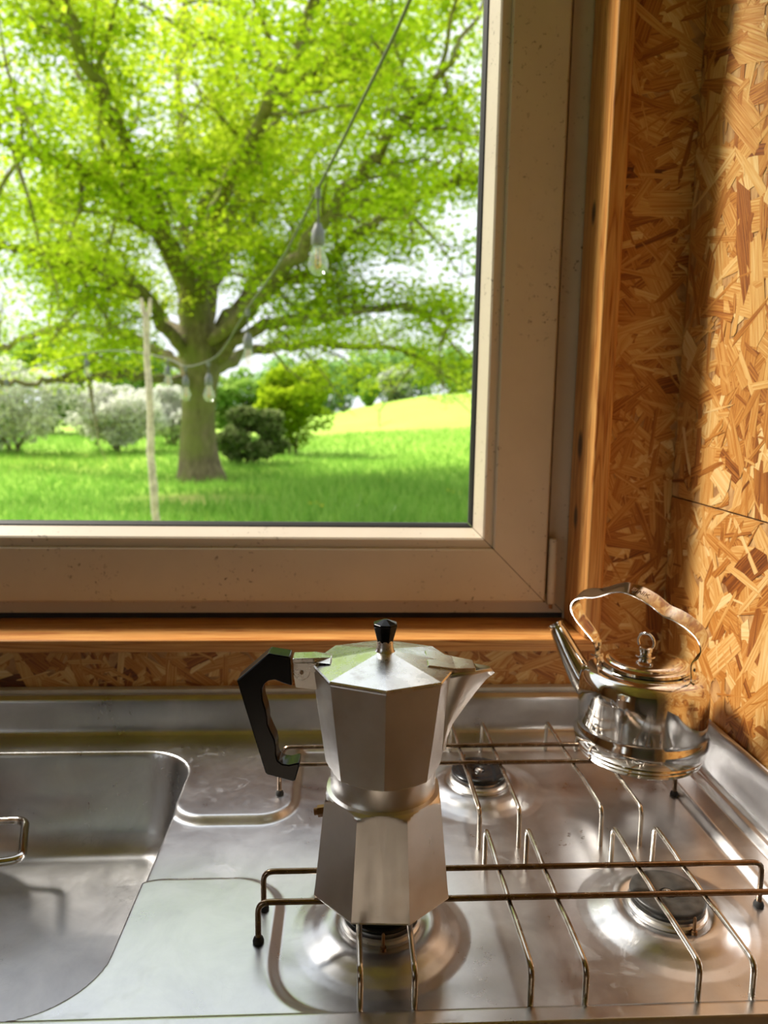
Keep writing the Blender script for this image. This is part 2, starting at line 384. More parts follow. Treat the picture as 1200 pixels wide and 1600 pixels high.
# ---- OSB: boards made of real strands pressed into a flat board
def osb_strands(name, parent, origin, ua, va, W, H, n, seed, lmin=.035, lmax=.125, wmin=.005, wmax=.030, bias=None):
    rg = np.random.default_rng(seed)
    o = np.array(origin); ua = np.array(ua, float); va = np.array(va, float); nn = np.cross(ua, va)
    V = []; Fc = []; tone = []; uvs = []
    K = 8
    tpl_u = np.array([-.5, -.46, 0, .47, .5, .45, 0, -.48]); tpl_v = np.array([0., -.5, -.5, -.5, .05, .5, .5, .5])
    for i in range(n):
        L = lmin+(lmax-lmin)*rg.random()**1.6; Wd = wmin+(wmax-wmin)*rg.random()**1.5
        if i > n*.78: L *= .55; Wd *= .30
        a = rg.normal(bias, .55) if (bias is not None and rg.random() < .55) else rg.random()*math.pi
        ca, sa = math.cos(a), math.sin(a)
        cu, cv = rg.random()*W, rg.random()*H
        pu = tpl_u*L*(1+rg.normal(0, .16, K)); pv = tpl_v*Wd*(1+rg.normal(0, .20, K))+rg.normal(0, .08*Wd, K)
        gu = np.clip(cu+pu*ca-pv*sa, 0, W); gv = np.clip(cv+pu*sa+pv*ca, 0, H)
        if gu.max()-gu.min() < .002 or gv.max()-gv.min() < .002: continue
        h0 = .0003+.0005*i/n; tilt = rg.normal(0, .006, 2)
        h = np.clip(h0+tilt[0]*pu*.2+tilt[1]*pv*.7, .0002, .0010)
        P = o+np.outer(gu, ua)+np.outer(gv, va)+np.outer(h, nn)
        Q = o+np.outer(gu, ua)+np.outer(gv, va)+np.outer(np.maximum(h-.0002, 0.0), nn)
        b0 = len(V); V += list(map(tuple, P))+list(map(tuple, Q))
        Fc.append(tuple(range(b0, b0+K)))
        for k in range(K):
            k2 = (k+1) % K; Fc.append((b0+k, b0+K+k, b0+K+k2, b0+k2))
        t = float(np.clip(rg.normal(.54, .17), .02, .98))
        tone += [t]*(2*K)
        off = rg.random(2)*9
        uvs += [(pu[k]+off[0], pv[k]+off[1]) for k in range(K)]*2
    me = bpy.data.meshes.new(name); me.from_pydata(V, [], Fc)
    at = me.attributes.new('tone', 'FLOAT', 'POINT'); at.data.foreach_set('value', tone)
    ul = me.uv_layers.new(name='grain')
    li = np.zeros(len(me.loops), np.int32); me.loops.foreach_get('vertex_index', li)
    ul.data.foreach_set('uv', np.array(uvs, np.float32)[li].ravel())
    ob = finish(name, me, MT['strand'], parent); ob['kind'] = 'stuff'; return ob
# right wall: two boards with a joint between them
SEAM = 0.2873
for (z0, z1, sd_) in ((-.02, SEAM-.0009, 3), (SEAM+.0009, ZC, 4)):
    p = MB().box((XR, -.35, z0), (XR+.004, YW-.0004, z1)).build('osb_panel', MT['osb'], wall_right)
    osb_strands('strand', p, (XR, YW-.0010, z0), (0, -1, 0), (0, 0, 1), 1.22, z1-z0, int(3300*(z1-z0)*1.22), sd_)
# window wall: strip under the sill and the board beside the window
osb_strands('strand', wall_back, (-1.2, YW, .03), (1, 0, 0), (0, 0, 1), 1.2+XR-.0003, .075, 700, 5, wmax=.018, lmax=.09)
osb_strands('strand', wall_back, (OX1-.002, YW, .10), (1, 0, 0), (0, 0, 1), XR-.0003-OX1+.002, ZC-.1, 700, 6, bias=0.0)

# ---- pine sill and lining post
def trimboard(name, a, b, mat, w=.0025):
    return structure(bevel(MB().box(a, b).build(name, mat), w, 3))
trimboard('trim_1', (OX0-.03, .850, .0974), (.3114, .962, .1131), MT['pine_sill'])
trimboard('trim_2', (.2912, .852, .1133), (.3114, .938, 1.46), MT['pine_post'])
trimboard('trim_3', (OX0-.03, .852, .1133), (OX0-.008, .938, 1.46), MT['pine_post'])
trimboard('trim_4', (OX0-.008, .852, 1.435), (.2910, .938, 1.46), MT['pine_sill'])

# ---- window
win = structure(empty('window_1', (-.30, .95, .1131)))
def rel(o): o.location = -Vector(win.location); return o
def mitre_piece(side, rect, prof, name, mat, parent, gap=.0006):
    X0, X1, Z0, Z1 = rect; v = []; n = len(prof)
    for e in (0, 1):
        for d, y in prof:
            if side == 'right': v.append((X1-d, y, (Z0+d+gap) if e == 0 else (Z1-d-gap)))
            if side == 'left': v.append((X0+d, y, (Z0+d+gap) if e == 0 else (Z1-d-gap)))
            if side == 'bottom': v.append(((X0+d+gap) if e == 0 else (X1-d-gap), y, Z0+d))
            if side == 'top': v.append(((X0+d+gap) if e == 0 else (X1-d-gap), y, Z1-d))
    f = [tuple(range(n)), tuple(range(2*n-1, n-1, -1))]+[(i, (i+1) % n, n+(i+1) % n, n+i) for i in range(n)]
    return rel(mesh_obj(name, v, f, mat, parent))
CR = (-.850, .2610, .1395, 1.420)
cas_prof = [(0, .985), (0, .9245), (.0022, .9222), (.0685, .9222), (.0705, .9238), (.0708, .9268), (.0815, .9268), (.0838, .9284), (.0935, .9500), (.0935, .985)]
gas_prof = [(.0936, .9495), (.0952, .9505), (.0985, .9545), (.0985, .962), (.0936, .962)]
FR = (-.878, .2908, .1212, 1.434)
fix_prof = [(0, 1.0), (0, .9385), (.024, .9385), (.024, .952), (.034, .952), (.034, 1.0)]
for sd_ in ('bottom', 'right', 'top', 'left'):
    mitre_piece(sd_, FR, fix_prof, 'fixed_frame', MT['paint'], win)
    rail = mitre_piece(sd_, CR, cas_prof, 'casement_rail' if sd_ in ('bottom', 'top') else 'casement_stile', MT['paint'], win)
    g = mitre_piece(sd_, CR, gas_prof, 'gasket', MT['gasket'], win)
    tag(g, 'black rubber glazing gasket')
for cx_, sx_ in ((CR[1], -1), (CR[0], 1)):
    for cz_, sz_ in ((CR[2], 1), (CR[3], -1)):
        q = MB()
        for (d0, y0), (d1, y1) in (((.0, .9243), (.0705, .9243)), ((.070, .9288), (.083, .9288)), ((.082, .9290), (.0935, .9515))):
            q.tube([(cx_+sx_*d0, y0, cz_+sz_*d0), (cx_+sx_*d1, y1, cz_+sz_*d1)], .0012, 8)
        rel(q.build('mitre_seam', MT['seam'], win))
for a, b in (((.2904, .9390, .1133), (.3112, 1.0, 1.449)), ((-.8798, .9390, .1135), (-.8776, 1.0, 1.449)), ((-.8776, .9390, 1.4335), (.2904, 1.0, 1.449))):
    rel(MB().box(a, b).build('light_leak_filler', MT['paint'], win))  # hidden filler strips added to block light leaking round the frame
rel(MB().box((CR[0]+.0945, .9565, CR[2]+.0945), (CR[1]-.0945, .9605, CR[3]-.0945)).build('pane', MT['pane'], win))
for zc in (.180, 1.35):
    h_ = MB().lathe([(.0, -.043), (.0052, -.043), (.0056, -.041), (.0056, .041), (.0052, .043), (0, .043)], 20, (.2700, .9270, zc))
    ho = rel(h_.build('hinge', MT['paint'], win, 40))
    pin = MB().lathe([(0, -.050), (.0026, -.050), (.0026, -.0432), (0, -.0432)], 12, (.2700, .9270, zc)); pn = pin.build('hinge_pin', MT['brass'], ho, 40)
wd = rel(MB().box((CR[0]+.01, .942, .1131), (.2906, .95, .1385)).build('dark_gap_strip', MT['gasket'], win))  # black strip standing in for the shaded gap between frame and sill

# ------------------------------------------------------------------ steel sink and hob unit
BURN = [(.0292, .5110), (.2560, .5195), (.1416, .7190)]
UX0, UX1, UY0, UY1 = -.80, .3935, .408, .8685
def sd_rbox(X, Y, x0, x1, y0, y1, r):
    cx, cy = (x0+x1)/2, (y0+y1)/2; qx = np.abs(X-cx)-(x1-x0)/2+r; qy = np.abs(Y-cy)-(y1-y0)/2+r
    return np.minimum(np.maximum(qx, qy), 0)+np.hypot(np.maximum(qx, 0), np.maximum(qy, 0))-r
def smax(a, b, k):
    h = np.clip(.5+.5*(a-b)/k, 0, 1); return b*(1-h)+a*h+k*h*(1-h)
BAS = (-.62, -.1645, .428, .797)
def unit_height(X, Y):
    dR = sd_rbox(X, Y, -.50, .349, .4290, .806, .03)
    p1 = sd_rbox(X, Y, -.168, -.0485, .6600, .90, .034)
    p1 = np.minimum(p1, sd_rbox(X, Y, -.60, -.10, .712, .95, .012))
    p2 = sd_rbox(X, Y, -.188, -.0495, .38, .5725, .040)
    d = smax(smax(dR, -p2, .055), -p1, .012)
    db = sd_rbox(X, Y, *BAS, .058)
    z = -.0065*sstep(.005, -.005, d)*sstep(-.035, -.002, db)
    for bx, by in BURN:
        r = np.hypot(X-bx, Y-by)
        z = z+np.interp(r, [0, .030, .0315, .034, .037, .041, .046, .052, .060, .068], [.0075, .0075, .0078, .0092, .0098, .0094, .0075, .0042, .0012, 0])
    z = z+.0040*sstep(.4275, .4235, Y)
    z = z-.030*sstep(UY0+.004, UY0, Y)
    rear = np.interp(Y, [.800, .830, .8355, .8385, .8405, .8420, .8438, .8470, .850, .8525, .8685], [-.01, 0, .0008, .0026, .0056, .0110, .0230, .0405, .0425, .0443, .0450])
    right = np.interp(X, [.355, .374, .377, .3795, .383, .3860, .3885, .390, .392, .3935], [-.01, 0, .0035, .0062, .0072, .011, .022, .050, .0605, .0615])
    edge = np.maximum(np.where(rear > 0, rear, 0), np.where(right > 0, right, 0))
    z = np.maximum(z, np.where(edge > 0, edge, -9)) if True else z
    s = np.clip((np.sqrt((np.minimum(db, 0))**2+2.5e-6)-.00158)/.046, 0, 1)
    z = z-.105*(1-(1-s)**2.6)
    return z
gx = np.concatenate([np.arange(UX0, -.36, .004), np.arange(-.36, .372, .0015), np.linspace(.372, UX1, 28)])
gx = gx[np.concatenate([[True], np.diff(gx) > 2e-4])]
gy = np.concatenate([np.linspace(UY0, UY0+.006, 8)[:-1], np.arange(UY0+.006, .82, .0015), np.linspace(.82, UY1, 56)])
gy = gy[np.concatenate([[True], np.diff(gy) > 2e-4])]
def grid_mesh(name, gx, gy, fn, mat, parent=None):
    X, Y = np.meshgrid(gx, gy); Z = fn(X, Y); nx, ny = len(gx), len(gy)
    co = np.stack([X, Y, Z], -1).reshape(-1, 3).astype(np.float32)
    i = np.arange(nx*ny).reshape(ny, nx); q = np.stack([i[:-1, :-1], i[:-1, 1:], i[1:, 1:], i[1:, :-1]], -1).reshape(-1, 4)
    me = bpy.data.meshes.new(name); me.vertices.add(nx*ny); me.vertices.foreach_set('co', co.ravel())
    me.loops.add(q.size); me.loops.foreach_set('vertex_index', q.ravel().astype(np.int32))
    me.polygons.add(len(q)); me.polygons.foreach_set('loop_start', np.arange(0, q.size, 4, dtype=np.int32))
    me.update(calc_edges=True); me.validate()
    return finish(name, me, mat, parent, 180)
unit = empty('sink_hob_unit', (-.1, .60, -.03))
tag(unit, 'one-piece pressed steel sink and three-burner hob unit along the window wall', 'sink')
top = grid_mesh('worktop', gx, gy, unit_height, MT['counter'], unit); top.location = -Vector(unit.location)
sl_ = bevel(MB().box((-.95, .8575, .0440), (XR-.004, .8690, .0492)).build('sealing_strip', MT['strip'], unit), .0012); sl_.location = -Vector(unit.location)
for k, (bx, by) in enumerate(BURN):
    z0 = .0012
    bu = MB().lathe([(0, 0), (.0298, 0), (.0302, .003), (.0285, .0042), (.0285, .0066), (.024, .0066), (.024, .009), (0, .009)], 48, (bx, by, z0)).build('burner', MT['aluminium'], unit, 35)
    bu.location = -Vector(unit.location)
    cap = MB().lathe([(0, .0085), (.0255, .0085), (.0278, .0096), (.0288, .0112), (.0284, .0128), (.0270, .0137), (.0225, .0141), (.0120, .0136), (.0062, .0124), (.0060, .0112), (0, .0112)], 64, (bx, by, z0))
    cap.build('burner_cap', MT['worn_enamel'] if k == 1 else MT['black_enamel'], bu, 50)
    MB().lathe([(0, .0105), (.0042, .0105), (.0042, .0128), (.0034, .0138), (.0018, .0140), (.0015, .0132), (0, .0132)], 20, (bx, by, z0)).build('screw', MT['aluminium_bright'], bu, 40)
    ang = {0: -1.57, 1: -1.35, 2: 1.9}[k]; px, py = bx+.0325*math.cos(ang), by+.0325*math.sin(ang)
    MB().lathe([(0, -.002), (.0024, -.002), (.0024, .004), (.0012, .0045), (.0012, .014), (.0006, .015), (0, .015)], 12, (px, py, z0)).build('igniter', MT['brass'], bu, 40)
# cupboard carrying the unit
cab = empty('kitchen_cabinet', (-.2, .64, ZF)); tag(cab, 'plain wooden kitchen base cabinet carrying the steel sink and hob', 'cabinet')
def crel(o): o.location = -Vector(cab.location); return o
m_ = MB().box((-1.2, .45, ZF+.08), (XR-.002, .868, ZF+.10)).box((-1.2, .85, ZF+.10), (XR-.002, .868, -.125)).box((-1.2, .45, ZF+.10), (-1.18, .85, -.03)).box((XR-.022, .45, ZF+.10), (XR-.002, .85, -.03)).box((-1.2, .46, ZF), (XR-.002, .48, ZF+.08))
crel(m_.build('body', MT['cabinet'], cab))
for x0, x1 in ((-1.198, -.67), (-.666, -.138), (-.134, .390)):
    d = crel(bevel(MB().box((x0, .430, ZF+.085), (x1, .449, -.045)).build('door', MT['cabinet'], cab), .002))
    xm = (x0+x1)/2
    MB().tube(fillet([(xm-.05, .4305, -.12), (xm-.05, .405, -.12), (xm+.05, .405, -.12), (xm+.05, .4305, -.12)], .01), .004).build('handle', MT['wire'], d, 40)
if True:
    wt = MB().box((-1.2, .41, -.030), (UX0-.002, .868, -.004)); crel(wt.build('worktop_board', MT['cabinet'], cab))

# ------------------------------------------------------------------ pan supports
RX = [.0115, .0470, .1235, .1600, .2360, .2730]
RW = .0021
def grid_support(name, label, y0, y1, yb, xl, xr, sag):
    ym = (y0+y1)/2
    g = empty(name, ((xl+xr)/2, ym, -.006)); tag(g, label, 'pan support')
    off = -Vector(g.location)
    for x in RX:
        zf0 = float(unit_height(np.array([[x]]), np.array([[y0]]))[0, 0]); zf1 = float(unit_height(np.array([[x]]), np.array([[y1]]))[0, 0])
        pts = [(x, y0, zf0), (x, y0+.0003, .0296), (x, yb[0]-.020, .0296), (x, yb[0]-.006, .0281), (x, yb[0], .0279), (x, (yb[0]+yb[1])/2, .0292), (x, yb[1], .0279), (x, yb[1]+.006, .0281), (x, yb[1]+.020, .0296), (x, y1-.0003, .0296), (x, y1, zf1)]
        MB().tube(fillet(pts, .0075, 5), RW, 10).build('rod', MT['wire'], g, 60).location = off
    for y in yb:
        zl = float(unit_height(np.array([[xl]]), np.array([[y]]))[0, 0]); zr = float(unit_height(np.array([[xr]]), np.array([[y]]))[0, 0])
        pts = [(xl, y, zl+.002), (xl, y, .0321), (xr, y, .0321), (xr, y, zr+.002)]
        b = MB().tube(fillet(pts, .0085, 6), RW*1.08, 10).build('crossbar', MT['wire_rust'], g, 60); b.location = off
        for x, z in ((xl, zl), (xr, zr)):
            MB().lathe([(0, 0), (.0040, 0), (.0042, .0015), (.0034, .004), (.0022, .005), (0, .005)], 16, (x, y, z)).build('rubber_foot', MT['rubber'], b, 40)
    return g
grid_support('pan_support', 'brown wire pan support under the moka pot', .4262, .5870, (.4930, .5287), -.0617, .3370, 0)
grid_support('pan_support', 'wire pan support under the kettle, against the rear upstand', .6145, .8030, (.7000, .7378), -.0645, .3440, 0)

# ------------------------------------------------------------------ moka pot
MZ = .0345
mk = empty('moka_pot', (.0292, .5110, MZ)); mk.rotation_euler[2] = math.radians(-2.0)
tag(mk, 'eight-sided aluminium moka coffee pot with black handle standing on the wire pan support', 'coffee pot')
NA = 96
def oct_r(th, phase):
    a = (th-phase+math.pi/8) % (math.pi/4)-math.pi/8      # 0 at a corner
    return math.cos(math.pi/8)/math.cos(math.pi/8-abs(a))
def oct_shell(rows, phase):
    v = []; f = []
    for z, R, S in rows:
        for j in range(NA):
            th = 2*math.pi*j/NA; r = min(R*oct_r(th, phase), S); v.append((r*math.cos(th), r*math.sin(th), z))
    k = len(rows)
    for i in range(k-1):
        for j in range(NA):
            f.append((i*NA+j, i*NA+(j+1) % NA, (i+1)*NA+(j+1) % NA, (i+1)*NA+j))
    f.append(tuple(range(NA-1, -1, -1))); f.append(tuple((k-1)*NA+j for j in range(NA)))
    return v, f
rows = [(0, .0515, 9), (.0012, .0530, 9), (.0025, .0533, 9)]
for z in np.linspace(.01, .054, 6): rows.append((z, .0533-(.0533-.0452)*z/.076, 9))
for z in np.linspace(.057, .0785, 24):
    t = (z-.057)/.0215; S = .0388+(.0500-.0388)*math.sqrt(max(0, 1-t**1.6)); rows.append((z, .0533-(.0533-.0452)*z/.076, S))
v, f = oct_shell(rows, math.pi/8)
low = mesh_obj('boiler', v, f, MT['aluminium'], mk, 14); low.rotation_euler[2] = math.radians(-1.5)
MB().lathe([(0, .0775), (.0383, .0775), (.0388, .0785), (.0388, .0955), (0, .0955)], 96).build('collar', MT['aluminium'], mk, 40)
rows = []
for z in np.linspace(.0945, .104, 12):
    t = (z-.0945)/.0095; rows.append((z, .0425+(.0530-.0425)*(z-.096)/.0745, .0388+(.0520-.0388)*t**.8))
for z in np.linspace(.108, .1690, 8): rows.append((z, .0425+(.0530-.0425)*(z-.096)/.0745, 9))
rows += [(.1700, .0526, 9)]
v, f = oct_shell(rows, 0.0)
up = mesh_obj('jug', v, f, MT['aluminium'], mk, 14)
# lid : faceted shallow pyramid
lid_rows = [(.1702, .0512, 9), (.1703, .0536, 9), (.1716, .0538, 9), (.1726, .0530, 9), (.1765, .0330, 9), (.1800, .0150, 9), (.1816, .0075, 9)]
v, f = oct_shell(lid_rows, 0.0)
lid = mesh_obj('lid', v, f, MT['aluminium_bright'], mk, 8)
beak = [(.0300, -.0165, .1768), (.0300, .0165, .1768), (.0500, -.0135, .1735), (.0500, .0135, .1735), (.0650, -.0085, .1722), (.0650, .0085, .1722)]
bb = [(x, y, z-(.004 if x > .04 else .006)) for x, y, z in beak]
bk = mesh_obj('lid_beak', beak+bb, [(0, 2, 3, 1), (2, 4, 5, 3), (0, 6, 8, 2), (2, 8, 10, 4), (4, 10, 11, 5), (5, 11, 9, 3), (3, 9, 7, 1), (1, 7, 6, 0), (6, 7, 9, 8), (8, 9, 11, 10)], MT['aluminium_bright'], lid)
bevel(bk, .0006)
MB().lathe([(0, .1790), (.0085, .1800), (.0066, .1825), (.0060, .1850), (.0058, .1900), (0, .1900)], 32).build('knob_stem', MT['aluminium_bright'], lid, 40)
kv = []; kf = []
for z, r in ((.1880, .0045), (.1882, .0058), (.2010, .0092), (.2022, .0090), (.2052, .0012)):
    for j in range(8): a = 2*math.pi*(j+.5)/8; kv.append((r*math.cos(a), r*math.sin(a), z))
for i in range(4):
    for j in range(8): kf.append((i*8+j, i*8+(j+1) % 8, (i+1)*8+(j+1) % 8, (i+1)*8+j))
kf += [tuple(range(7, -1, -1)), tuple(32+j for j in range(8))]
tag(bevel(mesh_obj('knob', kv, kf, MT['bakelite'], lid), .0004, 2, 15), 'black faceted lid knob')
# spout : folded V
zs_ = [.106, .116, .127, .136, .145, .152, .157, .1610, .1640, .1665]
ks_ = [.0447, .0456, .0495, .0553, .0612, .0660, .0697, .0728, .0762, .0792]
ws_ = [.0012, .0040, .0075, .0100, .0122, .0138, .0148, .0153, .0156, .0158]
sv = []; sf = []
for z, k, wd_ in zip(zs_, ks_, ws_):
    R = .0425+(.0530-.0425)*(z-.096)/.0745
    xs = R-wd_*.414-.0012; zc = z+.0035*(z > .15)*(z-.15)/.0165
    for t in (-1, -.5, -.12, 0, .12, .5, 1):
        bl = 1-abs(t)**1.15; sv.append((xs+(k-xs)*bl, wd_*t, z if abs(t) < .01 else zc))
n7 = 7
for i in range(len(zs_)-1):
    for j in range(n7-1): sf.append((i*n7+j, i*n7+j+1, (i+1)*n7+j+1, (i+1)*n7+j))
me = bpy.data.meshes.new('spout'); me.from_pydata(sv, [], sf)
sp = finish('spout', me, MT['aluminium'], mk, 50)
so = sp.modifiers.new('solid', 'SOLIDIFY'); so.thickness = .0013; so.offset = 1.0
# hinge and handle
hy0, hy1 = -.0062, .0062
MB().prism([(-.046, .1530), (-.0640, .1548), (-.0655, .1640), (-.0630, .1690), (-.047, .1690)], -.0040, .0040).build('hinge_bracket', MT['aluminium'], mk)
arc = [(-.0595+.0060*math.cos(a), .1672+.0060*math.sin(a)) for a in np.linspace(math.pi, 2*math.pi, 9)]
hc = MB()
for s in (-1, 1):
    lo, hi = sorted((s*.0042, s*.0068)); hc.prism(arc+[(-.0480, .1672), (-.0470, .1745), (-.0655, .1745)], lo, hi)
hcap = hc.build('hinge_cheek', MT['aluminium_bright'], lid); bevel(hcap, .0005)
hb = MB()
hb.add([(-.0660, -.0070, .1740), (-.0660, .0070, .1740), (-.0510, -.0070, .1745), (-.0510, .0070, .1745), (-.0385, -.0115, .1752), (-.0385, .0115, .1752),
        (-.0660, -.0070, .1775), (-.0660, .0070, .1775), (-.0510, -.0070, .1782), (-.0510, .0070, .1782), (-.0385, -.0020, .1768), (-.0385, .0020, .1768)],
       [(0, 2, 3, 1), (2, 4, 5, 3), (6, 7, 9, 8), (8, 9, 11, 10), (0, 1, 7, 6), (0, 6, 8, 2), (2, 8, 10, 4), (4, 10, 11, 5), (5, 11, 9, 3), (3, 9, 7, 1)])
bevel(hb.build('lid_tab', MT['aluminium_bright'], lid), .0006)
MB().tube([(-.0595, -.0078, .1672), (-.0595, .0078, .1672)], .0013, 12).build('hinge_pin', MT['wire_rust'], lid, 40)
hp = [(-.1057, .1611), (-.0829, .1815), (-.0676, .1790), (-.0664, .1575), (-.0725, .1595), (-.0786, .1619), (-.0830, .1612), (-.0862, .1585), (-.0880, .1545), (-.0872, .1462), (-.0852, .1395), (-.0841, .1332), (-.0839, .1285), (-.0820, .1235), (-.0789, .1165), (-.0779, .1110), (-.0780, .1049), (-.0768, .1005), (-.0735, .0980), (-.0690, .0972), (-.0640, .0984), (-.0613, .0990), (-.0612, .0962), (-.0642, .0850), (-.0660, .0845), (-.0845, .0896), (-.0860, .0910)]
hd = MB().prism(hp, -.0080, .0080).build('handle', MT['bakelite'], mk); bevel(hd, .0016, 3, 25)
tag(hd, 'black angular plastic handle with finger grips')
for p in hd.data.polygons: p.use_smooth = True
hd.data.set_sharp_from_angle(angle=math.radians(35))
# safety valve
va = MB(); hexa = [(.0042*math.cos(a), .0042*math.sin(a)) for a in np.arange(6)*math.pi/3]
va.prism(hexa, -.0508, -.0440, 'x'); va.tube([(-.0535, 0, 0), (-.0430, 0, 0)], .0026, 14)
vo_ = va.build('safety_valve', MT['brass'], mk); vo_.location = (.0026, -.008, .0685); vo_.rotation_euler[1] = math.radians(-8)
tag(vo_, 'small brass safety valve')

# ------------------------------------------------------------------ kettle
KZ = .0345
ke = empty('kettle', (.3090, .7133, KZ)); tag(ke, 'polished steel kettle with arched strap handle standing in the corner', 'kettle')
body = [(0, .0005), (.050, 0), (.0585, .0), (.0612, .0022), (.0618, .0050), (.0608, .0066), (.0632, .0074), (.0640, .0098), (.0628, .0114), (.0655, .0128), (.0670, .0165), (.0674, .0215), (.0666, .0265), (.0650, .0305), (.0640, .0335), (.0642, .0375), (.0645, .048), (.0645, .0680), (.0641, .0760), (.0625, .0830), (.0592, .0885), (.0545, .0918), (.0500, .0932), (.0480, .0936), (.0470, .0952), (.0440, .0952), (0, .094)]
MB().lathe(body, 96).build('body', MT['chrome'], ke, 35)
kl = MB().lathe([(0, .0950), (.0440, .0955), (.0452, .0968), (.0445, .0990), (.0420, .1000), (.0385, .1003), (.0375, .1012), (.0362, .1026), (.0330, .1036), (.0220, .1052), (.0110, .1060), (0, .1062)], 96).build('lid', MT['chrome'], ke, 35)
MB().lathe([(0, .1058), (.0098, .1060), (.0100, .1068), (.0060, .1075), (.0052, .1095), (.0066, .1105), (.0068, .1140), (.0050, .1152), (0, .1154)], 32).build('knob', MT['chrome'], kl, 40)
ring = MB(); a_ = np.linspace(-.6, math.pi+.6, 26)
kr = ring.tube([(.0086*math.cos(a), 0, .1208+.0088*math.sin(a)) for a in a_], .0014, 10).build('knob_ring', MT['chrome'], kl, 60); kr.rotation_euler[2] = math.radians(-50)
KA = math.radians(-50)
ax = empty('handle_axis') ; bpy.data.objects.remove(ax)
hp2 = [(-.0530, .0000), (-.0535, .0090), (-.0550, .0170), (-.0625, .0300), (-.0690, .0430), (-.0705, .0570), (-.0640, .0680), (-.0520, .0745), (-.0400, .0775), (-.0300, .0820), (-.0190, .0880), (-.0060, .0925), (.0080, .0905), (.0230, .0840), (.0340, .0750), (.0450, .0715), (.0560, .0655), (.0645, .0560), (.0668, .0440), (.0620, .0310), (.0550, .0220), (.0520, .0100), (.0510, .0000)]
sp_ = spline([(p[0], 0, p[1]) for p in hp2], 5)
def ribbon(pts, width, th):
    v = []; f = []
    k = len(pts)
    for i in range(k):
        t = (pts[min(i+1, k-1)]-pts[max(i-1, 0)]).normalized(); n = Vector((-t.z, 0, t.x))
        wv = width[i] if hasattr(width, '__len__') else width
        for s, h in ((-1, 1), (-.8, 1.25), (.8, 1.25), (1, 1), (1, -1), (.8, -1.25), (-.8, -1.25), (-1, -1)):
            v.append(pts[i]+Vector((0, s*wv/2, 0))+n*(h*th/2))
    m = 8
    for i in range(k-1):
        for j in range(m): f.append((i*m+j, i*m+(j+1) % m, (i+1)*m+(j+1) % m, (i+1)*m+j))
    f += [tuple(range(m-1, -1, -1)), tuple((k-1)*m+j for j in range(m))]
    return v, f
wid = [.0085+.0085*min(1, 5*min(i, len(sp_)-1-i)/len(sp_)) for i in range(len(sp_))]
v, f = ribbon(sp_, wid, .0012)
hk = mesh_obj('handle', v, f, MT['chrome'], ke, 40); hk.rotation_euler = (math.radians(25), 0, KA)
hk.location = (.0, .0, .0990)
# stamped lettering on the strap
tc = bpy.data.curves.new('stamp', 'FONT'); tc.body = 'gmliK'; tc.size = .0075; tc.extrude = .0003; tc.align_x = 'CENTER'; tc.align_y = 'CENTER'
to = bpy.data.objects.new('stamp_tmp', tc); C.objects.link(to)
dg = bpy.context.evaluated_depsgraph_get(); tm = bpy.data.meshes.new_from_object(to.evaluated_get(dg)); bpy.data.objects.remove(to)
sl = -math.atan2(.1770-.1640, .0350+.0)   # slope of the strap there
st = finish('stamp', tm, MT['wire_rust'], hk); st.rotation_euler = (0, -sl*.72 if False else math.atan2(.0075, .016), 0); st.location = (.0110, 0, .0908)
st.name = 'stamped_lettering'
for s, bx in ((-1, -.0540), (1, .0510)):
    q = MB()
    q.box((bx-.0007, -.0050, .0935), (bx+.0007, .0050, .1090)); q.box((min(bx, bx+s*-.002)-.006, -.0052, .0920), (max(bx, bx)+.004, .0052, .0934))
    br = bevel(q.build('bracket', MT['chrome'], ke), .0004); br.rotation_euler[2] = KA
    rv = MB().tube([(bx-.0024, 0, .1050), (bx+.0024, 0, .1050)], .0022, 14).build('rivet', MT['chrome'], br, 40)
SA = math.radians(-46)
spt = spline([(-.050, 0, .0520), (-.0640, 0, .0600), (-.0780, 0, .0770), (-.0900, 0, .0945), (-.1000, 0, .1095), (-.1045, 0, .1160)], 5)
rad = [.0185-.0112*min(1, (i/(len(spt)-1))**.75) for i in range(len(spt))]; rad[-1] = .0082
so_ = MB().tube(spt, rad, 28, True).build('spout', MT['chrome'], ke, 50); so_.rotation_euler[2] = SA
# lip of the spout
lp = MB().tube([spt[-1]-Vector((0, 0, .0)), spt[-1]+(spt[-1]-spt[-2]).normalized()*.0012], .0088, 28).build('spout_lip', MT['chrome'], so_, 50)

# ------------------------------------------------------------------ saucepan in the basin
pz = -.1047
pa = empty('saucepan', (-.4475, .700, pz)); tag(pa, 'steel pot with wire loop handles standing in the sink basin', 'pot')
MB().lathe([(0, 0), (.072, 0), (.077, .003), (.0785, .012), (.0785, .078), (.0815, .081), (.0815, .083), (.0775, .081), (.0765, .012), (.071, .004), (0, .004)], 72).build('body', MT['aluminium_bright'], pa, 35)
for s in (0, 1):
    q = MB().tube(fillet([(.0670, .040, .056), (.1145, .036, .060), (.1400, -.033, .060), (.0690, -.038, .054)], .013, 7), .0042, 14).build('loop_handle', MT['chrome'], pa, 60)
    if s: q.rotation_euler[2] = math.pi

# ------------------------------------------------------------------ outdoors: terrain
def terr(X, Y):
    z = -1.4+2.9*sstep(14, 66, Y)*sstep(-9, 9, X-.02*Y)+.25*sstep(16, 30, Y)*sstep(0, -8, X)
    z = z+.05*np.sin(X*.7+1)*np.sin(Y*.45)+.6*sstep(0, -20, X)*sstep(25, 60, Y)
    return z
tx = np.concatenate([np.arange(-90, -14, 3.0), np.arange(-14, 14, .35), np.arange(14, 91, 3.0)]); ty = np.concatenate([np.arange(-40, 1, 4.0), np.arange(1.0, 34, .35), np.arange(34, 110, 2.0)])
gr = grid_mesh('ground', tx, ty, terr, MT['meadow']); structure(gr)

